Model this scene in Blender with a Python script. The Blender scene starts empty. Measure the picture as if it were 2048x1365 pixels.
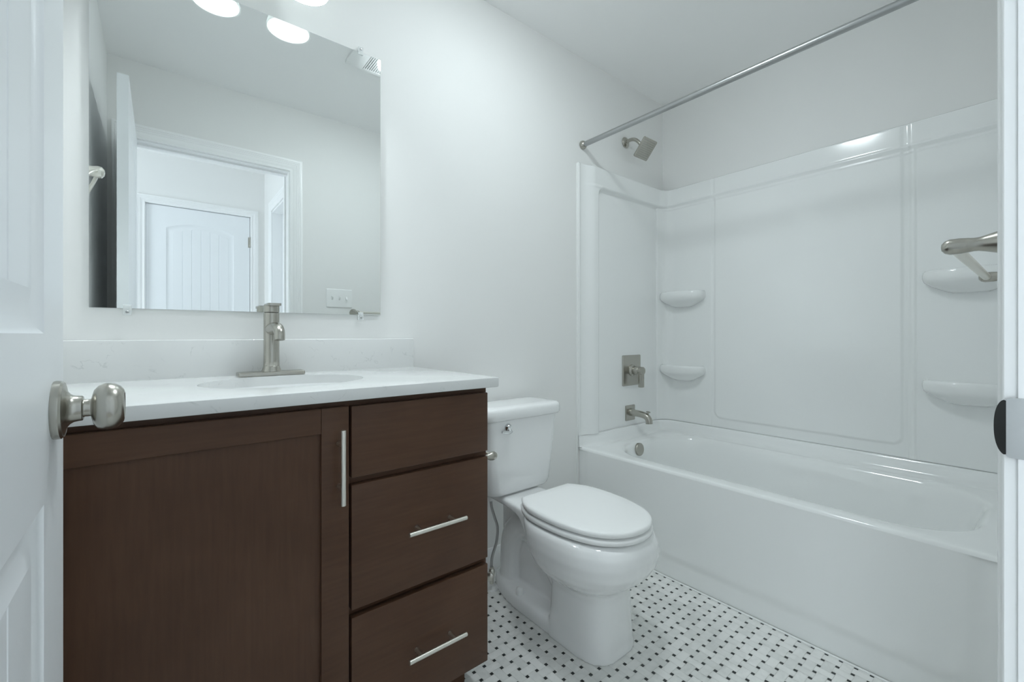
import bpy, bmesh, math, random
from mathutils import Vector, Matrix

PI = math.pi
scene = bpy.context.scene
COL = scene.collection

# ------------------------------------------------------------------ camera
cam_data = bpy.data.cameras.new('camera')
cam_data.sensor_fit = 'HORIZONTAL'
cam_data.sensor_width = 36.0
cam_data.lens = 875.2 / 2048 * 36.0
cam_data.shift_y = -13.1 / 2048
cam_data.clip_start = 0.01
cam = bpy.data.objects.new('camera', cam_data)
cam.location = (0.0, -1.516, 1.021)
cam.rotation_euler = (PI / 2, 0, -0.68263)
COL.objects.link(cam)
scene.camera = cam

# ------------------------------------------------------------------ world, view
world = bpy.data.worlds.new('world')
scene.world = world
world.use_nodes = True
bg = world.node_tree.nodes['Background']
bg.inputs[0].default_value = (0.80, 0.92, 1.0, 1)
bg.inputs[1].default_value = 0.5
scene.view_settings.view_transform = 'Standard'
scene.view_settings.look = 'None'
scene.view_settings.gamma = 1.0
scene.view_settings.use_curve_mapping = False
scene.view_settings.exposure = 0.33
try:
    scene.cycles.use_denoising = True
    scene.cycles.max_bounces = 14
    scene.cycles.diffuse_bounces = 10
    scene.cycles.glossy_bounces = 6
    scene.cycles.sample_clamp_indirect = 4.0
except Exception:
    pass

# lamp powers and tints (each lamp is built further down, with its fixture)
BULB_STRENGTH = 435.0  # each bulb of the light over the mirror
FAN_STRENGTH = 46.0    # lit lens of the ceiling fan
ADDED_WINDOW_STRENGTH = 5.3   # glowing window added unseen at the hall end as fill light
ADDED_WINDOW_TINT = (0.86, 0.97, 1.05)
LAMP_TINT = (0.90, 1.0, 1.035)

# ------------------------------------------------------------------ room numbers
CEIL = 2.44
WL = -0.203            # left wall
WR = 2.435             # right wall
YF = -1.497            # wall with the doorway
YH = YF - 0.115        # its hall side
OX0, OX1, OZ = -0.123, 0.629, 2.034    # doorway

# ------------------------------------------------------------------ materials
def new_mat(name):
    m = bpy.data.materials.new(name)
    m.use_nodes = True
    return m, m.node_tree, m.node_tree.nodes['Principled BSDF']

def plain(name, color, rough=0.5, metal=0.0, coat=0.0, spec=0.5, bump=0.0, bump_scale=200.0, aniso=0.0):
    m, nt, p = new_mat(name)
    p.inputs['Base Color'].default_value = (*color, 1)
    p.inputs['Roughness'].default_value = rough
    p.inputs['Metallic'].default_value = metal
    p.inputs['Coat Weight'].default_value = coat
    p.inputs['Coat Roughness'].default_value = 0.05
    p.inputs['Specular IOR Level'].default_value = spec
    p.inputs['Anisotropic'].default_value = aniso
    if bump > 0:
        tc = nt.nodes.new('ShaderNodeTexCoord')
        nz = nt.nodes.new('ShaderNodeTexNoise')
        nz.inputs['Scale'].default_value = bump_scale
        nz.inputs['Detail'].default_value = 3
        b = nt.nodes.new('ShaderNodeBump')
        b.inputs['Strength'].default_value = bump
        b.inputs['Distance'].default_value = 0.001
        nt.links.new(tc.outputs['Object'], nz.inputs['Vector'])
        nt.links.new(nz.outputs['Fac'], b.inputs['Height'])
        nt.links.new(b.outputs['Normal'], p.inputs['Normal'])
    return m

M_wall = plain('wall_paint', (0.83, 0.83, 0.82), 0.75, bump=0.05, bump_scale=260)
M_ceil = plain('ceiling_paint', (0.91, 0.91, 0.905), 0.85, bump=0.06, bump_scale=180)
M_trim = plain('trim_enamel', (0.91, 0.915, 0.915), 0.32)
M_door = plain('door_enamel', (0.86, 0.88, 0.90), 0.30)
M_acryl = plain('white_acrylic', (0.885, 0.895, 0.89), 0.13, coat=0.35)
M_china = plain('white_china', (0.87, 0.875, 0.875), 0.08, coat=0.5)
M_seat = plain('white_seat_plastic', (0.88, 0.885, 0.88), 0.18)
M_plastic = plain('white_plastic', (0.87, 0.875, 0.87), 0.35)
M_chrome = plain('chrome', (0.78, 0.79, 0.80), 0.06, metal=1.0)
M_black = plain('painted_recess_shade', (0.01, 0.01, 0.01), 0.8)  # near-black colour that paints the shade in narrow gaps
M_mirror = plain('mirror_silver', (0.93, 0.955, 0.95), 0.0, metal=1.0)
M_edge = plain('mirror_edge_glass', (0.72, 0.78, 0.76), 0.15)
M_caulk = plain('white_caulk', (0.88, 0.89, 0.88), 0.4)
M_hallfloor = plain('hall_carpet', (0.42, 0.40, 0.37), 0.95, bump=0.3, bump_scale=400)
M_grout = plain('grey_grout', (0.70, 0.70, 0.67), 0.9)

def nickel(name, color, rough):
    m, nt, p = new_mat(name)
    p.inputs['Metallic'].default_value = 1.0
    p.inputs['Roughness'].default_value = rough
    tc = nt.nodes.new('ShaderNodeTexCoord')
    nz = nt.nodes.new('ShaderNodeTexNoise')
    nz.inputs['Scale'].default_value = 90
    nz.inputs['Detail'].default_value = 2
    rp = nt.nodes.new('ShaderNodeValToRGB')
    rp.color_ramp.elements[0].color = (*[c * 0.93 for c in color], 1)
    rp.color_ramp.elements[1].color = (*color, 1)
    nt.links.new(tc.outputs['Object'], nz.inputs['Vector'])
    nt.links.new(nz.outputs['Fac'], rp.inputs['Fac'])
    nt.links.new(rp.outputs['Color'], p.inputs['Base Color'])
    return m
M_nickel = nickel('brushed_nickel', (0.47, 0.455, 0.41), 0.26)
M_satin = nickel('satin_nickel_pull', (0.80, 0.78, 0.72), 0.34)
M_steel = nickel('brushed_steel', (0.44, 0.45, 0.45), 0.34)

def wood(name, along):
    m, nt, p = new_mat(name)
    tc = nt.nodes.new('ShaderNodeTexCoord')
    mp = nt.nodes.new('ShaderNodeMapping')
    mp.inputs['Scale'].default_value = (1.5, 20, 20) if along == 'x' else (20, 20, 1.5)
    n1 = nt.nodes.new('ShaderNodeTexNoise')
    n1.inputs['Scale'].default_value = 6
    n1.inputs['Detail'].default_value = 6
    n2 = nt.nodes.new('ShaderNodeTexNoise')
    n2.inputs['Scale'].default_value = 4.5
    n2.inputs['Detail'].default_value = 3
    r1 = nt.nodes.new('ShaderNodeValToRGB')
    r1.color_ramp.elements[0].position = 0.3
    r1.color_ramp.elements[0].color = (0.088, 0.044, 0.026, 1)
    r1.color_ramp.elements[1].position = 0.75
    r1.color_ramp.elements[1].color = (0.104, 0.054, 0.032, 1)
    mx = nt.nodes.new('ShaderNodeMix')
    mx.data_type = 'RGBA'
    mx.blend_type = 'MULTIPLY'
    mx.inputs['Factor'].default_value = 0.55
    r2 = nt.nodes.new('ShaderNodeValToRGB')
    r2.color_ramp.elements[0].position = 0.35
    r2.color_ramp.elements[0].color = (0.70, 0.66, 0.64, 1)
    r2.color_ramp.elements[1].position = 0.65
    r2.color_ramp.elements[1].color = (1, 1, 1, 1)
    nt.links.new(tc.outputs['Object'], mp.inputs['Vector'])
    nt.links.new(mp.outputs['Vector'], n1.inputs['Vector'])
    nt.links.new(tc.outputs['Object'], n2.inputs['Vector'])
    nt.links.new(n1.outputs['Fac'], r1.inputs['Fac'])
    nt.links.new(n2.outputs['Fac'], r2.inputs['Fac'])
    nt.links.new(r1.outputs['Color'], mx.inputs[6])
    nt.links.new(r2.outputs['Color'], mx.inputs[7])
    nt.links.new(mx.outputs[2], p.inputs['Base Color'])
    p.inputs['Roughness'].default_value = 0.38
    p.inputs['Specular IOR Level'].default_value = 0.25
    return m
M_woodv = wood('espresso_maple_upright', 'z')
M_woodh = wood('espresso_maple_level', 'x')

def quartz():
    m, nt, p = new_mat('white_quartz')
    tc = nt.nodes.new('ShaderNodeTexCoord')
    w = nt.nodes.new('ShaderNodeTexNoise')
    w.inputs['Scale'].default_value = 9
    w.inputs['Detail'].default_value = 5
    w.inputs['Distortion'].default_value = 1.6
    r = nt.nodes.new('ShaderNodeValToRGB')
    cr = r.color_ramp
    base = (0.73, 0.735, 0.73, 1)
    cr.elements[0].position = 0.478
    cr.elements[0].color = base
    cr.elements[1].position = 0.492
    cr.elements[1].color = (0.61, 0.62, 0.615, 1)
    e = cr.elements.new(0.505)
    e.color = base
    n3 = nt.nodes.new('ShaderNodeTexNoise')
    n3.inputs['Scale'].default_value = 26
    n3.inputs['Detail'].default_value = 2
    r3 = nt.nodes.new('ShaderNodeValToRGB')
    r3.color_ramp.elements[0].position = 0.52
    r3.color_ramp.elements[0].color = (0, 0, 0, 1)
    r3.color_ramp.elements[1].position = 0.62
    r3.color_ramp.elements[1].color = (1, 1, 1, 1)
    mx = nt.nodes.new('ShaderNodeMix')
    mx.data_type = 'RGBA'
    mx.inputs[6].default_value = base
    nt.links.new(tc.outputs['Object'], w.inputs['Vector'])
    nt.links.new(tc.outputs['Object'], n3.inputs['Vector'])
    nt.links.new(w.outputs['Fac'], r.inputs['Fac'])
    nt.links.new(n3.outputs['Fac'], r3.inputs['Fac'])
    nt.links.new(r3.outputs['Color'], mx.inputs[0])
    nt.links.new(r.outputs['Color'], mx.inputs[7])
    nt.links.new(mx.outputs[2], p.inputs['Base Color'])
    p.inputs['Roughness'].default_value = 0.09
    return m
M_quartz = quartz()

def marble_tile(name, a, b):
    m, nt, p = new_mat(name)
    g = nt.nodes.new('ShaderNodeNewGeometry')
    tc = nt.nodes.new('ShaderNodeTexCoord')
    nz = nt.nodes.new('ShaderNodeTexNoise')
    nz.inputs['Scale'].default_value = 28
    nz.inputs['Detail'].default_value = 4
    nz.inputs['Distortion'].default_value = 1.0
    ad = nt.nodes.new('ShaderNodeMath')
    ad.operation = 'MULTIPLY_ADD'
    ad.inputs[1].default_value = 0.55
    r = nt.nodes.new('ShaderNodeValToRGB')
    r.color_ramp.elements[0].position = 0.2
    r.color_ramp.elements[0].color = (*a, 1)
    r.color_ramp.elements[1].position = 0.95
    r.color_ramp.elements[1].color = (*b, 1)
    nt.links.new(tc.outputs['Object'], nz.inputs['Vector'])
    nt.links.new(g.outputs['Random Per Island'], ad.inputs[0])
    nt.links.new(nz.outputs['Fac'], ad.inputs[2])
    nt.links.new(ad.outputs[0], r.inputs['Fac'])
    nt.links.new(r.outputs['Color'], p.inputs['Base Color'])
    p.inputs['Roughness'].default_value = 0.30
    return m
M_tile = marble_tile('white_marble_tile', (0.70, 0.71, 0.69), (0.86, 0.86, 0.84))
M_dot = marble_tile('black_marble_dot', (0.020, 0.026, 0.026), (0.034, 0.042, 0.042))

def emitter(name, color, strength):
    m = bpy.data.materials.new(name)
    m.use_nodes = True
    nt = m.node_tree
    nt.nodes.clear()
    o = nt.nodes.new('ShaderNodeOutputMaterial')
    e = nt.nodes.new('ShaderNodeEmission')
    e.inputs[0].default_value = (*color, 1)
    e.inputs[1].default_value = strength
    nt.links.new(e.outputs[0], o.inputs[0])
    return m

def opal():
    m = bpy.data.materials.new('opal_glass')
    m.use_nodes = True
    nt = m.node_tree
    nt.nodes.clear()
    o = nt.nodes.new('ShaderNodeOutputMaterial')
    d = nt.nodes.new('ShaderNodeBsdfDiffuse')
    d.inputs[0].default_value = (0.85, 0.86, 0.85, 1)
    t = nt.nodes.new('ShaderNodeBsdfTranslucent')
    t.inputs[0].default_value = (0.85, 0.86, 0.85, 1)
    mx = nt.nodes.new('ShaderNodeMixShader')
    mx.inputs[0].default_value = 0.48
    nt.links.new(d.outputs[0], mx.inputs[1])
    nt.links.new(t.outputs[0], mx.inputs[2])
    nt.links.new(mx.outputs[0], o.inputs[0])
    return m
M_opal = opal()

def clear_plastic():
    m, nt, p = new_mat('clear_plastic')
    p.inputs['Base Color'].default_value = (0.90, 0.92, 0.92, 1)
    p.inputs['Roughness'].default_value = 0.12
    p.inputs['Alpha'].default_value = 0.40
    return m
M_clear = clear_plastic()

# ------------------------------------------------------------------ mesh helpers
def add_box(bm, x0, x1, y0, y1, z0, z1, bevel=0.0, seg=2):
    r = bmesh.ops.create_cube(bm, size=1.0)
    vs = r['verts']
    for v in vs:
        v.co = Vector((x0 + (v.co.x + 0.5) * (x1 - x0), y0 + (v.co.y + 0.5) * (y1 - y0), z0 + (v.co.z + 0.5) * (z1 - z0)))
    if bevel > 0:
        es = set()
        for v in vs:
            for e in v.link_edges:
                es.add(e)
        bmesh.ops.bevel(bm, geom=list(es), offset=bevel, segments=seg, profile=0.5, affect='EDGES')

def box(x0, x1, y0, y1, z0, z1, bevel=0.0, seg=2):
    bm = bmesh.new()
    add_box(bm, x0, x1, y0, y1, z0, z1, bevel, seg)
    return bm

def loft(bm, rings, cap0=True, cap1=True, close=True):
    L = [[bm.verts.new(p) for p in r] for r in rings]
    n = len(L[0])
    for a, b in zip(L, L[1:]):
        for i in range(n if close else n - 1):
            j = (i + 1) % n
            bm.faces.new((a[i], a[j], b[j], b[i]))
    if cap0:
        bm.faces.new(list(reversed(L[0])))
    if cap1:
        bm.faces.new(L[-1])
    return L

def frame_of(d):
    d = Vector(d).normalized()
    h = Vector((0, 0, 1)) if abs(d.z) < 0.9 else Vector((1, 0, 0))
    u = d.cross(h).normalized()
    v = u.cross(d).normalized()
    return u, v, d

def add_lathe(bm, base, axis, prof, n=32):
    """prof: list of (radius, height along axis)."""
    base = Vector(base)
    u, v, d = frame_of(axis)
    rings = []
    for r, h in prof:
        r = max(r, 1e-5)
        rings.append([base + d * h + (u * math.cos(2 * PI * i / n) + v * math.sin(2 * PI * i / n)) * r for i in range(n)])
    loft(bm, rings)

def lathe(base, axis, prof, n=32):
    bm = bmesh.new()
    add_lathe(bm, base, axis, prof, n)
    return bm

def smooth_path(pts, k=8):
    P = [Vector(p) for p in pts]
    out = []
    for i in range(len(P) - 1):
        p0 = P[i - 1] if i > 0 else P[i] * 2 - P[i + 1]
        p1, p2 = P[i], P[i + 1]
        p3 = P[i + 2] if i + 2 < len(P) else P[i + 1] * 2 - P[i]
        for j in range(k):
            t = j / k
            out.append(0.5 * ((2 * p1) + (p2 - p0) * t + (2 * p0 - 5 * p1 + 4 * p2 - p3) * t * t + (3 * p1 - p0 - 3 * p2 + p3) * t ** 3))
    out.append(P[-1])
    return out

def add_tube(bm, pts, rad, n=16, smooth=0):
    P = smooth_path(pts, smooth) if smooth else [Vector(p) for p in pts]
    m = len(P)
    if not hasattr(rad, '__len__'):
        R = [rad] * m
    else:
        R = []
        for i in range(m):
            t = i / (m - 1) * (len(rad) - 1)
            k = min(int(t), len(rad) - 2)
            R.append(rad[k] + (rad[k + 1] - rad[k]) * (t - k))
    tang = []
    for i in range(m):
        a = P[max(i - 1, 0)]
        b = P[min(i + 1, m - 1)]
        tang.append((b - a).normalized())
    u, v, d = frame_of(tang[0])
    rings = []
    for i in range(m):
        u = (u - tang[i] * u.dot(tang[i])).normalized()
        v = tang[i].cross(u)
        rings.append([P[i] + (u * math.cos(2 * PI * k / n) + v * math.sin(2 * PI * k / n)) * R[i] for k in range(n)])
    loft(bm, rings)

def tube(pts, rad, n=16, smooth=0):
    bm = bmesh.new()
    add_tube(bm, pts, rad, n, smooth)
    return bm

def rrect(x0, x1, y0, y1, r, nc=8, ns=4):
    """Rounded rectangle outline, anticlockwise, fixed number of points."""
    r = min(r, (x1 - x0) / 2 - 1e-4, (y1 - y0) / 2 - 1e-4)
    C = [(x1 - r, y1 - r, 0), (x0 + r, y1 - r, PI / 2), (x0 + r, y0 + r, PI), (x1 - r, y0 + r, 3 * PI / 2)]
    out = []
    for k in range(4):
        cx, cy, a0 = C[k]
        arc = [(cx + r * math.cos(a0 + PI / 2 * i / nc), cy + r * math.sin(a0 + PI / 2 * i / nc)) for i in range(nc + 1)]
        out += arc
        nx, ny, b0 = C[(k + 1) % 4]
        q = (nx + r * math.cos(b0), ny + r * math.sin(b0))
        p = arc[-1]
        for i in range(1, ns):
            out.append((p[0] + (q[0] - p[0]) * i / ns, p[1] + (q[1] - p[1]) * i / ns))
    return out

def plate_with_holes(bm, outer, holes, to3):
    """Flat face with holes. outer, holes: 2-D outlines; to3 maps (a,b) to a point. Returns hole vert loops."""
    loops = []
    edges = []
    for o in [outer] + holes:
        vs = [bm.verts.new(to3(p)) for p in o]
        for i in range(len(vs)):
            edges.append(bm.edges.new((vs[i], vs[(i + 1) % len(vs)])))
        loops.append(vs)
    bmesh.ops.triangle_fill(bm, use_beauty=True, use_dissolve=False, edges=edges)
    return loops

def sstep(a, b, x):
    t = max(0.0, min(1.0, (x - a) / (b - a)))
    return t * t * (3 - 2 * t)

def relief(us, vs, h, to3):
    """Grid surface over us x vs, raised by h(u,v), with a skirt down to h = 0."""
    bm = bmesh.new()
    G = [[bm.verts.new(to3(u, v, h(u, v))) for v in vs] for u in us]
    for i in range(len(us) - 1):
        for j in range(len(vs) - 1):
            bm.faces.new((G[i][j], G[i + 1][j], G[i + 1][j + 1], G[i][j + 1]))
    nu, nv = len(us), len(vs)
    rim = [(i, 0) for i in range(nu)] + [(nu - 1, j) for j in range(1, nv)] + [(i, nv - 1) for i in range(nu - 2, -1, -1)] + [(0, j) for j in range(nv - 2, 0, -1)]
    low = [bm.verts.new(to3(us[i], vs[j], 0.0)) for i, j in rim]
    n = len(rim)
    for k in range(n):
        a, b = rim[k], rim[(k + 1) % n]
        bm.faces.new((G[a[0]][a[1]], low[k], low[(k + 1) % n], G[b[0]][b[1]]))
    return bm

def frange(a, b, n):
    return [a + (b - a) * i / n for i in range(n + 1)]

def finish(bm, name, mats, angle=35.0, remesh=0.0):
    bmesh.ops.recalc_face_normals(bm, faces=bm.faces)
    me = bpy.data.meshes.new(name)
    bm.to_mesh(me)
    bm.free()
    for m in (mats if isinstance(mats, (list, tuple)) else [mats]):
        me.materials.append(m)
    me.shade_smooth()
    me.set_sharp_from_angle(angle=math.radians(angle))
    return me

def obj(name, bm, mats, parent=None, angle=35.0, label=None):
    root = Vector((0, 0, 0))
    if parent is not None:
        p = parent
        while p.parent is not None:
            p = p.parent
        root = Vector(p.location)
        bmesh.ops.translate(bm, verts=bm.verts, vec=-root)
    me = finish(bm, name, mats, angle)
    o = bpy.data.objects.new(name, me)
    COL.objects.link(o)
    if parent is not None:
        o.parent = parent
    if label:
        o['label'] = label
    return o

def thing(name, label, cat, loc=(0, 0, 0), group=None):
    o = bpy.data.objects.new(name, None)
    o.empty_display_size = 0.05
    o.location = loc
    COL.objects.link(o)
    o['label'] = label
    o['category'] = cat
    if group:
        o['group'] = group
    return o

def tag(o, label, cat, group=None):
    o['label'] = label
    o['category'] = cat
    if group:
        o['group'] = group
    return o

def struct(name, bm, m, label, cat, parent=None, angle=35.0):
    o = obj(name, bm, m, parent, angle)
    o['kind'] = 'structure'
    o['label'] = label
    o['category'] = cat
    return o

# ================================================================== THE SETTING
HX0, HX1, HY = -1.6, 0.725, -2.90      # hall behind the doorway
T = 0.10

# tiled floor: basket weave of marble bricks with black dots, 38 mm pitch
def floor_mesh():
    bm = bmesh.new()
    P = 0.0381
    d = 0.0106
    g = 0.0005
    ox, oy = 1.6208, -0.4565
    x_lo, x_hi, y_lo, y_hi = WL, 1.6695, YH, 0.0
    def quad(x0, x1, y0, y1, mi):
        x0, x1 = max(x0 + g, x_lo), min(x1 - g, x_hi)
        y0, y1 = max(y0 + g, y_lo), min(y1 - g, y_hi)
        if x1 - x0 < 0.001 or y1 - y0 < 0.001:
            return
        f = bm.faces.new([bm.verts.new(p) for p in ((x0, y0, 0), (x1, y0, 0), (x1, y1, 0), (x0, y1, 0))])
        f.material_index = mi
    for i in range(-50, 4):
        for j in range(-32, 14):
            x, y = ox + i * P, oy + j * P
            quad(x - d / 2, x + d / 2, y - d / 2, y + d / 2, 1)
            if (i + j) % 2 == 0:
                quad(x - d / 2, x + P + d / 2, y + d / 2, y + P - d / 2, 0)
            else:
                quad(x + d / 2, x + P - d / 2, y - d / 2, y + P + d / 2, 0)
    f = bm.faces.new([bm.verts.new(p) for p in ((x_lo, y_lo, -0.0008), (x_hi, y_lo, -0.0008), (x_hi, y_hi, -0.0008), (x_lo, y_hi, -0.0008))])
    f.material_index = 2
    return bm
bmf = floor_mesh()
mef = finish(bmf, 'floor', [M_tile, M_dot, M_grout])
fl = bpy.data.objects.new('floor', mef)
COL.objects.link(fl)
fl['kind'] = 'structure'
fl['label'] = 'white marble basket weave floor tile with small black dots'
fl['category'] = 'floor'
struct('floor_slab', box(HX0 - T, WR + T, HY - T, T, -0.06, -0.002), M_grout, 'slab under the tiled floor', 'floor')
struct('floor_hall', box(HX0, HX1, HY, YH, -0.002, 0.006), M_hallfloor, 'grey carpet of the hall beyond the doorway', 'floor')

struct('ceiling', box(HX0 - T, WR + T, HY - T, T, CEIL, CEIL + 0.08), M_ceil, 'flat white painted ceiling', 'ceiling')
struct('wall_back', box(WL - T, WR + T, 0.0, T, 0.0, CEIL), M_wall, 'pale grey painted wall that carries the mirror', 'wall')
struct('wall_left', box(WL - T, WL, YF, 0.0, 0.0, CEIL), M_wall, 'pale grey painted wall left of the mirror, behind the open door', 'wall')
struct('wall_right', box(WR, WR + T, YF, 0.0, 0.0, CEIL), M_wall, 'pale grey painted wall along the bathtub', 'wall')

def wall_hole(x0, x1, y0, y1, a0, a1, top):
    bm = bmesh.new()
    add_box(bm, x0, a0, y0, y1, 0, CEIL)
    add_box(bm, a1, x1, y0, y1, 0, CEIL)
    add_box(bm, a0, a1, y0, y1, top, CEIL)
    return bm
JT = 0.019   # jamb thickness
struct('wall_front', wall_hole(WL - T, WR + T, YH, YF, OX0 - JT, OX1 + JT, OZ + JT), M_wall, 'pale grey wall with the doorway, seen in the mirror', 'wall')
struct('wall_hall_far', wall_hole(HX0, HX1 + T, HY - T, HY, -0.083 - JT, 0.615 + JT, 2.04 + JT), M_wall, 'hall wall around the closed door, seen in the mirror', 'wall')
struct('wall_hall_left', box(HX0 - T, HX0, HY - T, YH, 0, CEIL), M_wall, 'end wall of the hall', 'wall')
bm = bmesh.new()
add_box(bm, HX1, HX1 + T, HY, -2.56, 0, CEIL)
add_box(bm, HX1, HX1 + T, -1.78, YH, 0, CEIL)
add_box(bm, HX1, HX1 + T, -2.56, -1.78, 2.04, CEIL)
struct('wall_hall_right', bm, M_wall, 'side wall of the hall with an open door frame, seen in the mirror', 'wall')

def casing_profile(w):
    """(distance from the opening edge, thickness) of a stepped colonial casing."""
    return [(0.0, 0.0), (0.0, 0.009), (0.003, 0.011), (0.010, 0.011), (0.013, 0.0085), (0.018, 0.0085), (0.026, 0.0130),
            (w * 0.50, 0.0140), (w * 0.515, 0.0125), (w * 0.53, 0.0142), (w * 0.64, 0.0150), (w * 0.655, 0.0132), (w * 0.67, 0.0152), (w * 0.78, 0.0158), (w * 0.795, 0.0140), (w * 0.81, 0.0165), (w - 0.004, 0.0165), (w, 0.0145), (w, 0.0)]

def casing_x(bm, x0, x1, z1, y, sgn, w=0.07, wl=None, z0=0.0):
    """Casing round an opening in a wall of constant y; sgn is the side it stands out on; mitred corners."""
    wl = wl or w
    pr, pl = casing_profile(w), casing_profile(wl)
    n = len(pr)
    rings = [[], [], [], []]
    for (a, t), (b, _) in zip(pr, pl):
        rings[0].append((x0 - b, y + sgn * t, z0))
        rings[1].append((x0 - b, y + sgn * t, z1 + a))
        rings[2].append((x1 + a, y + sgn * t, z1 + a))
        rings[3].append((x1 + a, y + sgn * t, z0))
    loft(bm, rings)

bm = bmesh.new()
casing_x(bm, OX0 - 0.006, OX1 + 0.006, OZ + 0.006, YF, 1, 0.072, 0.056)
struct('trim_1', bm, M_trim, 'white casing round the bathroom doorway, room side', 'door frame')
bm = bmesh.new()
add_box(bm, OX0 - JT, OX0, YH, YF, 0, OZ)
add_box(bm, OX1, OX1 + JT, YH, YF, 0, OZ)
add_box(bm, OX0 - JT, OX1 + JT, YH, YF, OZ, OZ + JT)
add_box(bm, OX0, OX0 + 0.010, YH + 0.04, YH + 0.072, 0, OZ)
add_box(bm, OX1 - 0.010, OX1, YH + 0.015, YH + 0.042, 0, OZ)
add_box(bm, OX0, OX1, YH + 0.04, YH + 0.072, OZ - 0.010, OZ)
jamb = struct('trim_2', bm, M_trim, 'white jamb lining the bathroom doorway', 'door frame')
bm = bmesh.new()
casing_x(bm, OX0 - 0.006, OX1 + 0.006, OZ + 0.006, YH, -1, 0.07)
struct('trim_3', bm, M_trim, 'white casing round the bathroom doorway, hall side', 'door frame')
bm = bmesh.new()
casing_x(bm, -0.083 - 0.004, 0.615 + 0.004, 2.044, HY, 1, 0.056)
add_box(bm, -0.083 - JT, -0.0845, HY - T, HY, 0, 2.04)
add_box(bm, 0.6165, 0.615 + JT, HY - T, HY, 0, 2.04)
add_box(bm, -0.083 - JT, 0.615 + JT, HY - T, HY, 2.0425, 2.04 + JT)
struct('trim_4', bm, M_trim, 'white frame of the closed hall door seen in the mirror', 'door frame')
bm = bmesh.new()
pr = casing_profile(0.075)
rings = [[], [], [], []]
for a, t in pr:
    rings[0].append((HX1 - t, -2.555 - a, 0.0))
    rings[1].append((HX1 - t, -2.555 - a, 2.04 + a))
    rings[2].append((HX1 - t, -1.785 + a, 2.04 + a))
    rings[3].append((HX1 - t, -1.785 + a, 0.0))
loft(bm, rings)
add_box(bm, HX1 + 0.0005, HX1 + T, -2.575, -2.550, 0, 2.039)
add_box(bm, HX1 + 0.0005, HX1 + T, -2.55, -1.79, 2.024, 2.039)
add_box(bm, HX1 + 0.0005, HX1 + T, -1.79, -1.765, 0, 2.039)
struct('trim_5', bm, M_trim, 'white frame of the doorway in the hall side wall', 'door frame')

# strike plate on the right jamb
zc = 0.9325
PY = -1.4890
bm = bmesh.new()
out = rrect(-1.565, PY, zc - 0.0285, zc + 0.0285, 0.004, 4, 2)
loft(bm, [[(OX1 - 0.0022, y, z) for y, z in out], [(OX1 - 0.0003, y, z) for y, z in out]])
sp = obj('strike_plate', bm, M_steel, jamb, label='brushed steel strike plate on the jamb')
M_dark_steel = plain('dark_steel', (0.085, 0.088, 0.09), 0.45, metal=1.0)  # lip gets a darker steel tone than the plate
lip = [(PY - 0.0005, zc - 0.0255), (PY - 0.0005, zc + 0.0255)]
for i in range(1, 24):
    t = (0.5 - i / 24) * PI
    lip.append((PY + 0.0078 * math.cos(t), zc + 0.0262 * math.copysign(abs(math.sin(t)) ** 0.9, math.sin(t))))
bm = bmesh.new()
loft(bm, [[(OX1 - 0.0024 + 0.75 * (y - PY), y, z) for y, z in lip], [(OX1 - 0.0006 + 0.75 * (y - PY), y, z) for y, z in lip]])
obj('strike_lip', bm, M_dark_steel, sp, label='dark curled lip')

# baseboards
def base_run(x0, x1):
    prof = [(0.0, 0.0), (0.0, 0.105), (0.006, 0.105), (0.009, 0.098), (0.012, 0.085), (0.0135, 0.078), (0.0135, 0.0)]
    bm = bmesh.new()
    loft(bm, [[(x0, -t, z) for t, z in prof], [(x1, -t, z) for t, z in prof]])
    return bm
struct('baseboard_back', base_run(0.7405, 1.655), M_trim, 'white baseboard behind the toilet', 'baseboard')
bm = bmesh.new()
add_tube(bm, [(1.6635, 0.0, 0.0015), (1.6635, YF, 0.0015)], 0.004, 8)
struct('trim_6', bm, M_caulk, 'white caulk bead between tub apron and tiles', 'trim')
bm = bmesh.new()
add_tube(bm, [(1.6555, -0.003, 0.11), (1.6555, -0.003, 1.89)], 0.0035, 8)
struct('trim_7', bm, M_caulk, 'white caulk line down the left edge of the tub', 'trim')

# ------------------------------------------------------------------ doors
def door_panels(w, h, side_a, side_b, zs):
    """Two panels: (x0, x1, z0, z1, rise)."""
    return [(side_a, w - side_b, zs[2], zs[3], zs[4]), (side_a, w - side_b, zs[0], zs[1], 0.0)]

def panel_outline(x0, x1, z0, z1, rise, inset):
    x0, x1, z0 = x0 + inset, x1 - inset, z0 + inset
    pts = [(x0, z0), (x1, z0)]
    n = 18
    for i in range(n + 1):
        t = i / n
        x = x1 + (x0 - x1) * t
        s = (2 * t - 1)
        pts.append((x, z1 - inset + rise * (1 - s * s)))
    return pts

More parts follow.
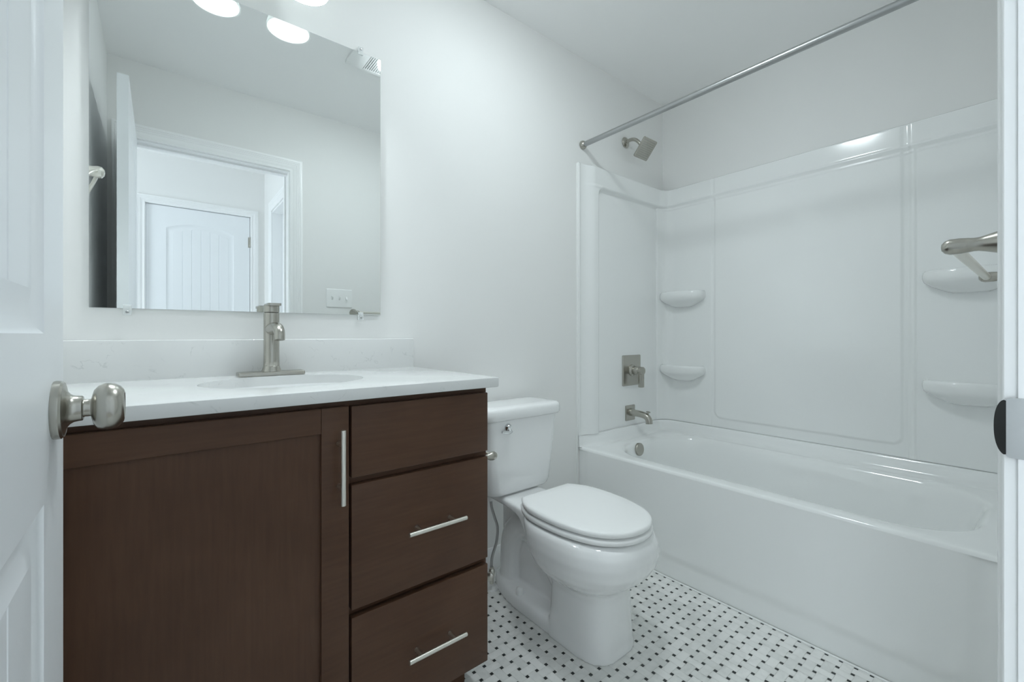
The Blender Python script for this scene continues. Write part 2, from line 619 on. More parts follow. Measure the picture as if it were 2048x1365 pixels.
def door_face(bm, w, h, panels, planks, to3):
    """Moulded door face; to3(x, z, depth)."""
    holes = [panel_outline(*p, 0.0) for p in panels]
    plate_with_holes(bm, [(0, 0), (w, 0), (w, h), (0, h)], holes, lambda p: to3(p[0], p[1], 0.0))
    for p in panels:
        prev = None
        for ins, dep in ((0.0, 0.0), (0.006, 0.0045), (0.016, 0.0070), (0.024, 0.0070), (0.042, 0.0025)):
            ring = [bm.verts.new(to3(a, b, dep)) for a, b in panel_outline(*p, ins)]
            if prev:
                for i in range(len(ring)):
                    j = (i + 1) % len(ring)
                    bm.faces.new((prev[i], prev[j], ring[j], ring[i]))
            prev = ring
        # planked field: upright strips with V grooves, clipped under the arch
        x0, x1, z0, z1, rise = p
        ins = 0.042
        xa, xb = x0 + ins, x1 - ins
        def top(x):
            t = (x - xa) / (xb - xa)
            return z1 - ins + rise * (1 - (2 * t - 1) ** 2)
        cuts = []
        for k in range(planks):
            u0 = xa + (xb - xa) * k / planks
            u1 = xa + (xb - xa) * (k + 1) / planks
            if k > 0:
                cuts.append((u0 + 0.0025, 0.0025))
            else:
                cuts.append((u0, 0.0025))
            for q in (0.25, 0.5, 0.75):
                cuts.append((u0 + (u1 - u0) * q, 0.0025))
            cuts.append((u1 - 0.0025 if k < planks - 1 else u1, 0.0025))
            if k < planks - 1:
                cuts.append((u1, 0.0055))
        lo = [bm.verts.new(to3(x, z0 + ins, d)) for x, d in cuts]
        hi = [bm.verts.new(to3(x, top(x), d)) for x, d in cuts]
        for i in range(len(cuts) - 1):
            bm.faces.new((lo[i], lo[i + 1], hi[i + 1], hi[i]))

# the open bathroom door: its leaf stands along y, face at x = DX
DX, DY1, DW, DTH, DH = -0.088, -0.757, 0.735, 0.035, 2.018
DZ0 = 0.010
DY0 = DY1 - DW
bm = bmesh.new()
bpan = [(0.118, DW - 0.118, 1.022 - DZ0, 1.80, 0.085), (0.118, DW - 0.118, 0.23, 0.849 - DZ0, 0.0)]
door_face(bm, DW, DH, bpan, 5, lambda x, z, d: (DX - d, DY0 + x, DZ0 + z))
door_face(bm, DW, DH, bpan, 5, lambda x, z, d: (DX - DTH + d, DY0 + x, DZ0 + z))
for a, b in (((0, 0), (DW, 0)), ((DW, 0), (DW, DH)), ((DW, DH), (0, DH)), ((0, DH), (0, 0))):
    q = [(DX, a), (DX, b), (DX - DTH, b), (DX - DTH, a)]
    bm.faces.new([bm.verts.new((x, DY0 + c[0], DZ0 + c[1])) for x, c in q])
bmesh.ops.remove_doubles(bm, verts=bm.verts, dist=0.0002)
door1 = struct('door_1', bm, M_door, 'open white panel door at the left edge with a round nickel knob', 'door', angle=25)
ky, kz = -0.820, 0.937
def knob(sgn, face_x):
    return lathe((face_x, ky, kz), (sgn, 0, 0), [(0.0, 0.0), (0.0318, 0.0), (0.0325, 0.002), (0.0322, 0.0065), (0.0300, 0.0085), (0.0285, 0.0082), (0.0262, 0.0088),
        (0.0205, 0.0105), (0.0170, 0.0130), (0.0150, 0.0160), (0.0142, 0.0200), (0.0140, 0.0228), (0.0132, 0.0236), (0.0105, 0.0238), (0.0098, 0.0250), (0.0098, 0.0300),
        (0.0130, 0.0306), (0.0200, 0.0325), (0.0245, 0.0360), (0.0268, 0.0410), (0.0272, 0.0455), (0.0262, 0.0505), (0.0232, 0.0552), (0.0190, 0.0582), (0.0160, 0.0590),
        (0.0150, 0.0583), (0.0, 0.0586)], 56)
obj('door_knob', knob(1, DX), M_nickel, door1, label='round brushed nickel knob on the visible face')
obj('door_knob', knob(-1, DX - DTH), M_nickel, door1, label='round brushed nickel knob on the hidden face')
obj('latch_plate', box(DX - DTH + 0.005, DX - 0.005, DY1 - 0.001, DY1 + 0.0015, kz - 0.028, kz + 0.028, 0.0005, 1), M_nickel, door1)

# door of the room off the hall, set back in its frame
struct('door_3', box(HX1 + 0.075, HX1 + 0.11, -2.548, -1.792, 0.008, 2.022, 0.002, 1), M_door, 'white closed door in the hall side wall, seen in the mirror', 'door')

# the closed hall door in the mirror
HW, HH = 0.692, 2.03
HDX, HDY = -0.080, HY - 0.012
bm = bmesh.new()
hpan = [(0.120, HW - 0.118, 1.03, 1.862, 0.050), (0.120, HW - 0.118, 0.23, 0.85, 0.0)]
door_face(bm, HW, HH, hpan, 6, lambda x, z, d: (HDX + x, HDY - d, 0.008 + z))
add_box(bm, HDX, HDX + HW, HDY - 0.035, HDY - 0.009, 0.008, 0.008 + HH)
for a, b in (((0, 0), (HW, 0)), ((HW, 0), (HW, HH)), ((HW, HH), (0, HH)), ((0, HH), (0, 0))):
    bm.faces.new([bm.verts.new((HDX + c[0], y, 0.008 + c[1])) for y, c in ((HDY, a), (HDY, b), (HDY - 0.012, b), (HDY - 0.012, a))])
door2 = struct('door_2', bm, M_door, 'closed white hall door with an arched plank panel, seen in the mirror', 'door', angle=25)
for hz in (1.822, 0.25):
    bm = bmesh.new()
    add_tube(bm, [(0.6145, HY - 0.004, hz - 0.045), (0.6145, HY - 0.004, hz + 0.045)], 0.006, 12)
    add_box(bm, 0.6005, 0.6145, HY - 0.0125, HY - 0.0105, hz - 0.044, hz + 0.044)
    obj('hinge', bm, M_nickel, door2)

# ================================================================== VANITY
VX0, VX1 = -0.150, 0.7365
FY = -0.49                     # face frame
van = thing('vanity_cabinet', 'dark brown wooden bathroom vanity cabinet with one door and three drawers', 'cabinet', (0.29, -0.25, 0))
bm = bmesh.new()
add_box(bm, WL + 0.001, VX1, FY + 0.001, -0.002, 0.095, 0.118)            # bottom
add_box(bm, VX1 - 0.016, VX1, FY + 0.001, -0.002, 0.118, 0.8725, 0.001, 1)  # right side
add_box(bm, WL + 0.001, WL + 0.017, FY + 0.001, -0.002, 0.118, 0.8725)
add_box(bm, WL + 0.017, VX1 - 0.016, -0.014, -0.002, 0.118, 0.8725)
obj('carcass', bm, M_woodv, van)
bm = bmesh.new()
for x0, x1 in ((WL + 0.001, WL + 0.055), (0.318, 0.366), (VX1 - 0.040, VX1)):
    add_box(bm, x0, x1, FY - 0.0005, FY + 0.018, 0.095, 0.8725)
for z0, z1 in ((0.835, 0.8725), (0.672, 0.700), (0.365, 0.398), (0.095, 0.118)):
    add_box(bm, WL + 0.055, VX1 - 0.040, FY, FY + 0.017, z0, z1)
obj('face_frame', bm, M_woodh, van)
bm = bmesh.new()
add_box(bm, WL + 0.001, 0.703, -0.430, -0.412, 0.0, 0.095)
add_box(bm, 0.687, 0.703, -0.412, -0.003, 0.0, 0.095)
obj('toe_kick', bm, M_woodh, van)

def pull(a, b, axis):
    """Bar pull on two posts; a, b: ends of the bar at its front line; axis 'x' or 'z'."""
    bm = bmesh.new()
    yb = -0.5415
    A, B = Vector(a), Vector(b)
    L = (B - A).length
    d = (B - A).normalized()
    prof = [(0.0050, 0.0), (0.0055, 0.0006), (0.0055, L - 0.0006), (0.0050, L)]
    add_lathe(bm, (A.x, yb, A.z), d, prof, 20)
    for k in ((L - 0.096) / 2, (L + 0.096) / 2):
        q = A + d * k
        add_lathe(bm, (q.x, -0.5095, q.z), (0, -1, 0), [(0.0052, 0), (0.0046, 0.003), (0.0042, 0.012), (0.0042, 0.032)], 16)
    return bm

# drawers
DRX0, DRX1 = 0.346, 0.7295
for i, (z0, z1) in enumerate(((0.692, 0.8565), (0.389, 0.6755), (0.096, 0.3715))):
    bm = box(DRX0, DRX1, -0.510, FY - 0.001, z0, z1, 0.0022, 2)
    dr = obj('drawer', bm, M_woodh, van, label=('plain top drawer front without a pull', None, None)[i])
    if i == 1:
        obj('drawer_pull', pull((0.474, 0, 0.536), (0.638, 0, 0.536), 'x'), M_satin, dr, label='satin nickel bar pull')
    if i == 2:
        obj('drawer_pull', pull((0.474, 0, 0.228), (0.638, 0, 0.228), 'x'), M_satin, dr, label='satin nickel bar pull')

# shaker door
CX0, CX1, CZ0, CZ1 = -0.180, 0.3405, 0.096, 0.858
bm = bmesh.new()
sw, rw = 0.060, 0.056
add_box(bm, CX0, CX0 + sw, -0.510, FY - 0.001, CZ0, CZ1, 0.0018, 2)
add_box(bm, CX1 - sw, CX1, -0.510, FY - 0.001, CZ0, CZ1, 0.0018, 2)
add_box(bm, CX0 + sw, CX1 - sw, -0.5098, FY - 0.001, CZ1 - rw, CZ1 - 0.0004, 0.0012, 1)
add_box(bm, CX0 + sw, CX1 - sw, -0.5098, FY - 0.001, CZ0 + 0.0004, CZ0 + rw, 0.0012, 1)
cd = obj('cabinet_door', bm, M_woodh, van, label='shaker door with a recessed flat panel')
obj('door_panel', box(CX0 + sw - 0.004, CX1 - sw + 0.004, -0.500, FY - 0.003, CZ0 + rw - 0.004, CZ1 - rw + 0.004), M_woodv, cd)
obj('door_pull', pull((0.3175, 0, 0.646), (0.3175, 0, 0.811), 'z'), M_satin, cd, label='satin nickel upright bar pull')

# counter top with sink
CT0, CT1 = 0.874, 0.901
CTX1, CTY = 0.7455, -0.540
top = thing('vanity_counter', 'white quartz vanity counter with an oval sink and a low backsplash', 'counter', (0.27, -0.27, CT0))
def ellipse(ax, ay, n=72):
    return [(0.265 + ax * math.cos(2 * PI * i / n), -0.262 + ay * math.sin(2 * PI * i / n)) for i in range(n)]
bm = bmesh.new()
e = 0.003
x0 = WL + 0.001
out_t = [(x0, CTY + e), (CTX1 - e, CTY + e), (CTX1 - e, -0.0015), (x0, -0.0015)]
hole = list(reversed(ellipse(0.191, 0.156)))
plate_with_holes(bm, out_t, [hole], lambda p: (p[0], p[1], CT1))
plate_with_holes(bm, out_t, [hole], lambda p: (p[0], p[1], CT0))
R = [[(x0, CTY + e, CT1), (CTX1 - e, CTY + e, CT1), (CTX1 - e, -0.0015, CT1)],
     [(x0, CTY + e * 0.3, CT1 - e * 0.3), (CTX1 - e * 0.3, CTY + e * 0.3, CT1 - e * 0.3), (CTX1 - e * 0.3, -0.0015, CT1 - e * 0.3)],
     [(x0, CTY, CT1 - e), (CTX1, CTY, CT1 - e), (CTX1, -0.0015, CT1 - e)],
     [(x0, CTY, CT0 + e), (CTX1, CTY, CT0 + e), (CTX1, -0.0015, CT0 + e)],
     [(x0, CTY + e * 0.3, CT0 + e * 0.3), (CTX1 - e * 0.3, CTY + e * 0.3, CT0 + e * 0.3), (CTX1 - e * 0.3, -0.0015, CT0 + e * 0.3)],
     [(x0, CTY + e, CT0), (CTX1 - e, CTY + e, CT0), (CTX1 - e, -0.0015, CT0)]]
loft(bm, R, False, False, close=False)
h0 = ellipse(0.191, 0.156)
loft(bm, [[(a, b, CT1) for a, b in h0], [(a, b, CT0) for a, b in h0]], False, False)
bmesh.ops.remove_doubles(bm, verts=bm.verts, dist=0.00005)
obj('countertop', bm, M_quartz, top)
bm = box(x0, 0.7525 - 0.008, -0.020, -0.0015, CT1 - 0.003, 1.0065, 0.0025, 3)
obj('backsplash', bm, M_quartz, top)
bm = bmesh.new()
rings = []
for s, z in ((1.0, CT1 - 0.008), (0.985, CT1 - 0.022), (0.96, CT1 - 0.05), (0.90, CT1 - 0.085), (0.78, CT1 - 0.115), (0.58, CT1 - 0.133), (0.3, CT1 - 0.141), (0.11, CT1 - 0.144)):
    rings.append([(a, b, z) for a, b in ellipse(0.194 * s, 0.159 * s)])
loft(bm, rings, False, True)
ba = obj('sink_basin', bm, M_china, top, label='oval white undermount basin')
obj('drain', lathe((0.265, -0.262, CT1 - 0.1438), (0, 0, 1), [(0.024, 0), (0.024, 0.003), (0.018, 0.004), (0.0, 0.003)], 24), M_nickel, ba, label='nickel drain ring')

# faucet
FX, FYc = 0.264, -0.066
fau = thing('sink_faucet', 'tall single lever brushed nickel faucet on the white counter', 'faucet', (FX, FYc, CT1))
bm = bmesh.new()
rings = [[(a, b, z) for a, b in rrect(FX - 0.0865 + i, FX + 0.0865 - i, FYc - 0.027 + i, FYc + 0.027 - i, 0.0035)] for i, z in
         ((0.001, CT1 + 0.0003), (0.0, CT1 + 0.0015), (0.0, CT1 + 0.009), (0.0015, CT1 + 0.0115), (0.003, CT1 + 0.012))]
loft(bm, rings)
obj('base_plate', bm, M_nickel, fau)
zb = CT1 + 0.012
obj('faucet_body', lathe((FX, FYc, zb), (0, 0, 1), [(0.0265, 0.0), (0.0262, 0.0015), (0.0245, 0.006), (0.0225, 0.011), (0.0215, 0.0155), (0.0210, 0.016), (0.0213, 0.017),
    (0.0210, 0.03), (0.0207, 0.17), (0.0203, 0.1715)], 48), M_nickel, fau)
bm = bmesh.new()
path = [(FX, FYc - 0.004, 1.036), (FX, FYc - 0.030, 1.0385), (FX, FYc - 0.060, 1.0400), (FX, FYc - 0.088, 1.0375), (FX, FYc - 0.106, 1.026), (FX, FYc - 0.112, 1.006)]
add_tube(bm, path, [0.0185, 0.0178, 0.0165, 0.015, 0.0140, 0.0130], 28, smooth=6)
obj('spout', bm, M_nickel, fau)
obj('gap_shade_ring', lathe((FX, FYc, 1.0843), (0, 0, 1), [(0.0185, 0), (0.0185, 0.0022)], 32), M_black, fau, label='black ring painted as shade in the gap under the lever cap')  # solid black ring paints the shade under the cap
bm = bmesh.new()
add_lathe(bm, (FX, FYc, 1.0862), (0, 0, 1), [(0.0200, 0), (0.0207, 0.0008), (0.0207, 0.0205), (0.0200, 0.0213)], 40)
loft(bm, [[(FX + a, FYc + b, z) for a, b in rrect(-0.0165, 0.0165, -0.052, 0.0165, 0.004, 4, 2)] for z in (1.1040, 1.1110)])
obj('lever_handle', bm, M_nickel, fau)

# ================================================================== MIRROR
MX0, MX1, MZ0, MZ1 = -0.130, 0.620, 1.089, 1.998
DELTA = 0.0035
mir = thing('wall_mirror', 'large frameless rectangular mirror on the wall above the vanity', 'mirror', (0.245, 0, MZ0))
bm = box(MX0, MX1, -0.0085, -0.0035, MZ0, MZ1)
for f in bm.faces:
    f.material_index = 0 if f.normal.y < -0.9 else 1
bmesh.ops.rotate(bm, verts=bm.verts, cent=(0.245, -0.006, 0), matrix=Matrix.Rotation(-DELTA, 3, 'Z'))
obj('mirror_glass', bm, [M_mirror, M_edge], mir)
for cx, cz, s in ((-0.058, MZ0, -1), (0.549, MZ0, -1), (-0.058, MZ1, 1), (0.549, MZ1, 1)):
    bm = bmesh.new()
    z0, z1 = sorted((cz + s * 0.018, cz - s * 0.009))
    add_box(bm, cx - 0.0085, cx + 0.0085, -0.0135, -0.0105, z0, z1, 0.001, 1)
    z0, z1 = sorted((cz + s * 0.018, cz + s * 0.0015))
    add_box(bm, cx - 0.0085, cx + 0.0085, -0.0105, -0.0005, z0, z1, 0.001, 1)
    c = obj('mirror_clip', bm, M_clear, mir, label='clear plastic mirror clip')
    obj('screw', lathe((cx, -0.0133, cz + s * 0.010), (0, -1, 0), [(0.0038, 0), (0.0038, 0.001), (0.0025, 0.0022), (0, 0.0024)], 16), M_steel, c, label='steel screw head')

# ================================================================== VANITY LIGHT
VLZ = 2.044
vl = thing('vanity_light', 'two lamp wall light with white bell shades above the mirror', 'lamp', (0.2425, 0, 2.22))
obj('wall_plate', box(0.1125, 0.3725, -0.022, -0.0005, 2.175, 2.275, 0.006, 2), M_nickel, vl)
bulb_mat = emitter('lit_bulb', LAMP_TINT, BULB_STRENGTH)
for sx_ in (0.140, 0.345):
    sy = -0.121
    bm = bmesh.new()
    add_tube(bm, [(sx_, -0.020, 2.225), (sx_, -0.07, 2.24), (sx_, -0.112, 2.236), (sx_, sy, 2.215), (sx_, sy, 2.185)], 0.007, 14, smooth=6)
    add_lathe(bm, (sx_, sy, 2.165), (0, 0, 1), [(0.026, 0), (0.026, 0.022), (0.016, 0.03)], 24)
    obj('arm', bm, M_nickel, vl)
    prof = [(0.022, 2.170), (0.030, 2.166), (0.040, 2.150), (0.048, 2.125), (0.054, 2.098), (0.060, 2.070), (0.066, VLZ + 0.003), (0.0665, VLZ)]
    inn = [(r - 0.0035, z) for r, z in reversed(prof)]
    pr2 = [(r, z - VLZ) for r, z in prof] + [(r, z - VLZ + (0.0005 if i else 0.0)) for i, (r, z) in enumerate(inn)]
    bm = bmesh.new()
    n = 48
    rings = [[(sx_ + r * math.cos(2 * PI * i / n), sy + r * math.sin(2 * PI * i / n), VLZ + z) for i in range(n)] for r, z in pr2]
    loft(bm, rings, False, False)
    sh = obj('lamp_shade', bm, M_opal, vl, label='white opal glass bell shade')
    obj('bulb', lathe((sx_, sy, 2.098), (0, 0, 1), [(0.0, 0.0), (0.012, 0.003), (0.022, 0.012), (0.026, 0.026), (0.022, 0.042), (0.013, 0.056), (0.012, 0.066)], 24), bulb_mat, sh, label='lit bulb')

# ================================================================== CEILING FAN WITH LIGHT
fx0, fx1, fy0, fy1 = 0.751, 1.111, -0.806, -0.486
fan = thing('exhaust_fan', 'square white exhaust fan grille with a lit lens on the ceiling, seen in the mirror', 'fan', ((fx0 + fx1) / 2, (fy0 + fy1) / 2, CEIL))
bm = bmesh.new()
zf = CEIL - 0.016
gx0, gx1, gy0, gy1 = fx0 + 0.088, fx1 - 0.088, fy0 + 0.018, fy1 - 0.018
add_box(bm, fx0, gx0, fy0, fy1, zf, CEIL - 0.0005, 0.003, 2)
add_box(bm, gx1, fx1, fy0, fy1, zf, CEIL - 0.0005, 0.003, 2)
add_box(bm, gx0, gx1, fy0, gy0, zf, CEIL - 0.0005)
add_box(bm, gx0, gx1, gy1, fy1, zf, CEIL - 0.0005)
obj('fan_cover', bm, M_plastic, fan)
obj('fan_shade_sheet', box(gx0, gx1, gy0, gy1, CEIL - 0.003, CEIL - 0.0008), M_black, fan, label='black sheet painted as shade behind the slats')  # flat black sheet stands in for the shade inside the fan
bm = bmesh.new()
nsl = 17
for i in range(nsl):
    x = gx0 + (i + 0.5) * (gx1 - gx0) / nsl
    add_box(bm, x - 0.0032, x + 0.0032, gy0, gy1, zf + 0.001, zf + 0.009)
obj('grille', bm, M_plastic, fan)
lens_mat = emitter('lit_lens', LAMP_TINT, FAN_STRENGTH)
obj('lens', lathe((0.990, -0.665, zf + 0.002), (0, 0, -1), [(0.112, 0), (0.112, 0.004), (0.10, 0.013), (0.06, 0.020), (0.0, 0.023)], 48), lens_mat, fan, label='glowing round lens')

# ================================================================== ADDED HALL FILL LIGHT
# glowing window added out of view at the hall end, to brighten the room
bm = bmesh.new()
wy0, wy1, wz0, wz1 = -2.42, -1.70, 0.35, 2.15
for y0, y1, z0, z1 in ((wy0 - 0.06, wy0, wz0 - 0.06, wz1 + 0.06), (wy1, wy1 + 0.06, wz0 - 0.06, wz1 + 0.06), (wy0, wy1, wz0 - 0.06, wz0), (wy0, wy1, wz1, wz1 + 0.06), (wy0, wy1, 1.25, 1.29)):
    add_box(bm, HX0 + 0.0005, HX0 + 0.022, y0, y1, z0, z1)
win = struct('added_window_1', bm, M_trim, 'added unseen window at the hall end, put in as fill light', 'window')
obj('pane', box(HX0 + 0.001, HX0 + 0.008, wy0, wy1, wz0, wz1), emitter('added_fill_glow', ADDED_WINDOW_TINT, ADDED_WINDOW_STRENGTH), win, label='added glowing pane that gives the fill light')

# ================================================================== TOILET
TX = 1.131
toi = thing('toilet', 'white two piece toilet with the lid closed, between vanity and tub', 'toilet', (TX, -0.38, 0))

def egg(vb, vf, w, z, n=56, pb=2.6, pf=2.15, frac=0.42):
    du = 0.011 * sstep(0.26, 0.17, z)
    vc = vb + (vf - vb) * frac
    out = []
    for i in range(n):
        t = 2 * PI * i / n
        c, s = math.cos(t), math.sin(t)
        p = pf if c > 0 else pb
        L = (vf - vc) if c > 0 else (vc - vb)
        v = vc + L * math.copysign(abs(c) ** (2 / p), c)
        u = w * math.copysign(abs(s) ** (2 / p), s)
        out.append((TX + du + u, -v, z))
    return out

bm = bmesh.new()
# bowl and front pedestal
B = [(0.415, 0.667, 0.114, 0.0, 6.0, 3.2), (0.415, 0.668, 0.115, 0.010, 6.0, 3.2), (0.42, 0.664, 0.113, 0.03, 6.0, 3.1), (0.425, 0.660, 0.109, 0.10, 5.0, 3.0),
     (0.425, 0.657, 0.109, 0.180, 4.0, 2.9), (0.42, 0.660, 0.115, 0.208, 3.4, 2.6), (0.408, 0.678, 0.131, 0.226, 3.2, 2.4), (0.392, 0.710, 0.155, 0.246, 3.0, 2.4),
     (0.374, 0.736, 0.173, 0.270, 2.8, 2.4), (0.358, 0.755, 0.186, 0.301, 2.8, 2.45), (0.348, 0.762, 0.191, 0.335, 2.9, 2.45), (0.338, 0.758, 0.189, 0.365, 2.9, 2.4), (0.330, 0.750, 0.184, 0.384, 2.9, 2.3), (0.325, 0.737, 0.175, 0.394, 2.9, 2.2)]
loft(bm, [egg(vb, vf, w, z, pb=pb, pf=pf) for vb, vf, w, z, pb, pf in B])
# rear deck under the tank
def deck_ring(v, w, z0, z1):
    return [(TX + a, -v, b) for a, b in rrect(-w, w, z0, z1, 0.014, 5, 3)]
loft(bm, [deck_ring(0.035, 0.098, 0.366, 0.394), deck_ring(0.12, 0.100, 0.365, 0.394), deck_ring(0.21, 0.102, 0.363, 0.394), deck_ring(0.27, 0.108, 0.358, 0.394),
          deck_ring(0.305, 0.116, 0.350, 0.394), deck_ring(0.335, 0.126, 0.334, 0.394), deck_ring(0.36, 0.132, 0.310, 0.393), deck_ring(0.44, 0.135, 0.300, 0.392)])
# floor flange at the back
def foot(i, z):
    hw, v0, vm = 0.099 - i, 0.043 + i, 0.30
    side = [(hw * math.sin(PI / 2 * k / 14), vm - (vm - v0) * math.cos(PI / 2 * k / 14)) for k in range(15)]
    side += [(hw, vm + 0.16 * k / 4) for k in range(1, 5)]
    full = side + [(-u, v) for u, v in reversed(side[1:])]
    return [(TX + u, -v, z) for u, v in full]
loft(bm, [foot(0.0, 0.0), foot(0.0, 0.024), foot(0.002, 0.036), foot(0.007, 0.045), foot(0.016, 0.050), foot(0.03, 0.052)])
# trapway: up from the bowl, over the hump and down to the floor
add_tube(bm, [(TX, -0.52, 0.20), (TX, -0.455, 0.148), (TX, -0.400, 0.170), (TX, -0.350, 0.225), (TX, -0.315, 0.275)], [0.085, 0.062, 0.052, 0.047, 0.043], 22, smooth=6)
add_tube(bm, [(TX, -0.310, 0.278), (TX, -0.245, 0.282), (TX, -0.185, 0.262), (TX, -0.148, 0.212), (TX, -0.135, 0.14), (TX, -0.138, 0.03)], [0.036, 0.043, 0.052, 0.054, 0.054, 0.058], 22, smooth=6)
# thin web between the two legs and up to the deck
loft(bm, [[(TX + a, -v, z) for a, v in rrect(-0.014, 0.014, 0.10, 0.46, 0.01, 5, 3)] for z in (0.02, 0.26)])
loft(bm, [[(TX + a, -v, z) for a, v in rrect(-0.022, 0.022, 0.085, 0.32, 0.015, 5, 3)] for z in (0.22, 0.38)])
bowl = obj('bowl', bm, M_china, toi, angle=180)
rm = bowl.modifiers.new('remesh', 'REMESH')
rm.mode = 'VOXEL'
rm.voxel_size = 0.0048
rm.use_smooth_shade = True
sm = bowl.modifiers.new('smooth', 'SMOOTH')
sm.factor = 0.5
sm.iterations = 5
# bolt caps
for s in (-1, 1):
    obj('bolt_cap', lathe((TX + s * 0.074, -0.262, 0.050), (0, 0, 1), [(0.015, 0), (0.015, 0.012), (0.0125, 0.020), (0.007, 0.0245), (0, 0.026)], 24), M_plastic, toi)

# tank
bm = bmesh.new()
def trect(hw, v0, v1, r, z):
    return [(TX + a, -v, z) for a, v in rrect(-hw, hw, v0, v1, r, 9, 4)]
loft(bm, [trect(0.130, 0.055, 0.165, 0.045, 0.3955), trect(0.150, 0.040, 0.188, 0.050, 0.3985), trect(0.160, 0.034, 0.196, 0.052, 0.408), trect(0.1655, 0.030, 0.200, 0.050, 0.425),
          trect(0.173, 0.028, 0.204, 0.046, 0.52), trect(0.181, 0.026, 0.209, 0.042, 0.62), trect(0.186, 0.025, 0.212, 0.040, 0.692)])
tank = obj('tank', bm, M_china, toi, angle=50)
bm = bmesh.new()
loft(bm, [trect(0.188, 0.024, 0.212, 0.045, 0.6925), trect(0.200, 0.020, 0.222, 0.05, 0.695), trect(0.2035, 0.018, 0.226, 0.052, 0.701), trect(0.2045, 0.018, 0.227, 0.052, 0.715),
          trect(0.2035, 0.019, 0.226, 0.052, 0.729), trect(0.200, 0.022, 0.222, 0.05, 0.737), trect(0.192, 0.030, 0.214, 0.045, 0.7415), trect(0.150, 0.06, 0.18, 0.03, 0.7435)])
obj('tank_lid', bm, M_china, toi, angle=50)
# flush lever
LX, LZ = 1.0405, 0.6655
bm = bmesh.new()
add_lathe(bm, (LX, -0.2095, LZ), (0, -1, 0), [(0.017, 0.0), (0.017, 0.003), (0.0145, 0.010), (0.010, 0.0155), (0.0, 0.0165)], 28)
add_tube(bm, [(LX + 0.010, -0.2215, LZ - 0.014), (LX - 0.006, -0.2275, LZ - 0.0155), (LX - 0.026, -0.2305, LZ - 0.0120), (LX - 0.044, -0.2315, LZ - 0.008)], [0.0055, 0.0072, 0.0062, 0.0045], 14, smooth=5)
add_tube(bm, [(LX, -0.219, LZ - 0.002), (LX - 0.003, -0.2265, LZ - 0.015)], [0.008, 0.006], 14)
obj('flush_lever', bm, M_chrome, tank, label='chrome flush lever')

# seat and lid
LEFT = [(0.322, 0.1165), (0.345, 0.134), (0.372, 0.150), (0.41, 0.1635), (0.457, 0.1695), (0.51, 0.1700), (0.562, 0.1665), (0.607, 0.157), (0.65, 0.143), (0.685, 0.124), (0.712, 0.099), (0.732, 0.069), (0.744, 0.036), (0.748, 0.0)]
def lid_outline(grow, z, vb=None):
    pts = [Vector((-w, v, 0)) for v, w in LEFT]
    P = smooth_path(pts, 4)
    out = [(p.x, p.y) for p in P]
    full = out + [(-x, y) for x, y in reversed(out[:-1])]
    res = []
    cx, cy = 0.0, 0.53
    for x, y in full:
        d = Vector((x - cx, (y - cy)))
        k = (d.length + grow) / d.length
        res.append((TX + cx + d.x * k, -(cy + d.y * k), z))
    return res
bm = bmesh.new()
loft(bm, [lid_outline(-0.003, 0.3995), lid_outline(0.002, 0.4025), lid_outline(0.003, 0.408), lid_outline(0.002, 0.4135), lid_outline(-0.003, 0.417)])
obj('seat', bm, M_seat, toi, angle=50)
bm = bmesh.new()
loft(bm, [lid_outline(-0.006, 0.4225), lid_outline(-0.001, 0.4245), lid_outline(0.0, 0.430), lid_outline(-0.001, 0.4365), lid_outline(-0.005, 0.4395), lid_outline(-0.014, 0.4412), lid_outline(-0.05, 0.4425), lid_outline(-0.10, 0.443)])
lid = obj('seat_lid', bm, M_seat, toi, angle=50)
for px_, py_ in ((-0.075, 0.700), (0.075, 0.700), (-0.105, 0.40), (0.105, 0.40)):
    obj('bumper', box(TX + px_ - 0.013, TX + px_ + 0.013, -py_ - 0.005, -py_ + 0.005, 0.4165, 0.4232, 0.001, 1), M_seat, lid)
for s in (-1, 1):
    bm = bmesh.new()
    add_tube(bm, [(TX + s * 0.075 - 0.022, -0.316, 0.418), (TX + s * 0.075 + 0.022, -0.316, 0.418)], 0.0095, 16)
    add_box(bm, TX + s * 0.075 - 0.019, TX + s * 0.075 + 0.019, -0.327, -0.295, 0.3935, 0.411, 0.003, 2)
    obj('seat_hinge', bm, M_seat, toi)

# water supply
sup = thing('water_supply_valve', 'small chrome stop valve and braided hose beside the toilet base', 'valve', (1.048, -0.095, 0))
obj('floor_flange', lathe((1.048, -0.097, 0.0002), (0, 0, 1), [(0.030, 0), (0.029, 0.006), (0.020, 0.014), (0.012, 0.018)], 28), M_plastic, sup, label='white plastic floor flange')
bm = bmesh.new()
add_tube(bm, [(1.048, -0.097, 0.015), (1.048, -0.097, 0.085)], 0.008, 16)
add_lathe(bm, (1.048, -0.097, 0.045), (0, 0, 1), [(0.010, 0), (0.0125, 0.003), (0.0125, 0.030), (0.010, 0.034)], 8)
add_tube(bm, [(1.048, -0.097, 0.062), (1.030, -0.112, 0.062)], 0.007, 12)
obj('valve_body', bm, M_satin, sup)
bm = bmesh.new()
add_lathe(bm, (1.030, -0.112, 0.062), (-0.77, -0.64, 0), [(0.006, 0), (0.015, 0.003), (0.016, 0.010), (0.010, 0.014)], 12)
obj('valve_handle', bm, M_satin, sup)
m, nt, p = new_mat('braided_steel')
p.inputs['Metallic'].default_value = 1.0
p.inputs['Roughness'].default_value = 0.35
p.inputs['Base Color'].default_value = (0.50, 0.50, 0.50, 1)
tc = nt.nodes.new('ShaderNodeTexCoord')
wv = nt.nodes.new('ShaderNodeTexWave')
wv.inputs['Scale'].default_value = 160
wv.bands_direction = 'DIAGONAL'
bp_ = nt.nodes.new('ShaderNodeBump')
bp_.inputs['Strength'].default_value = 0.4
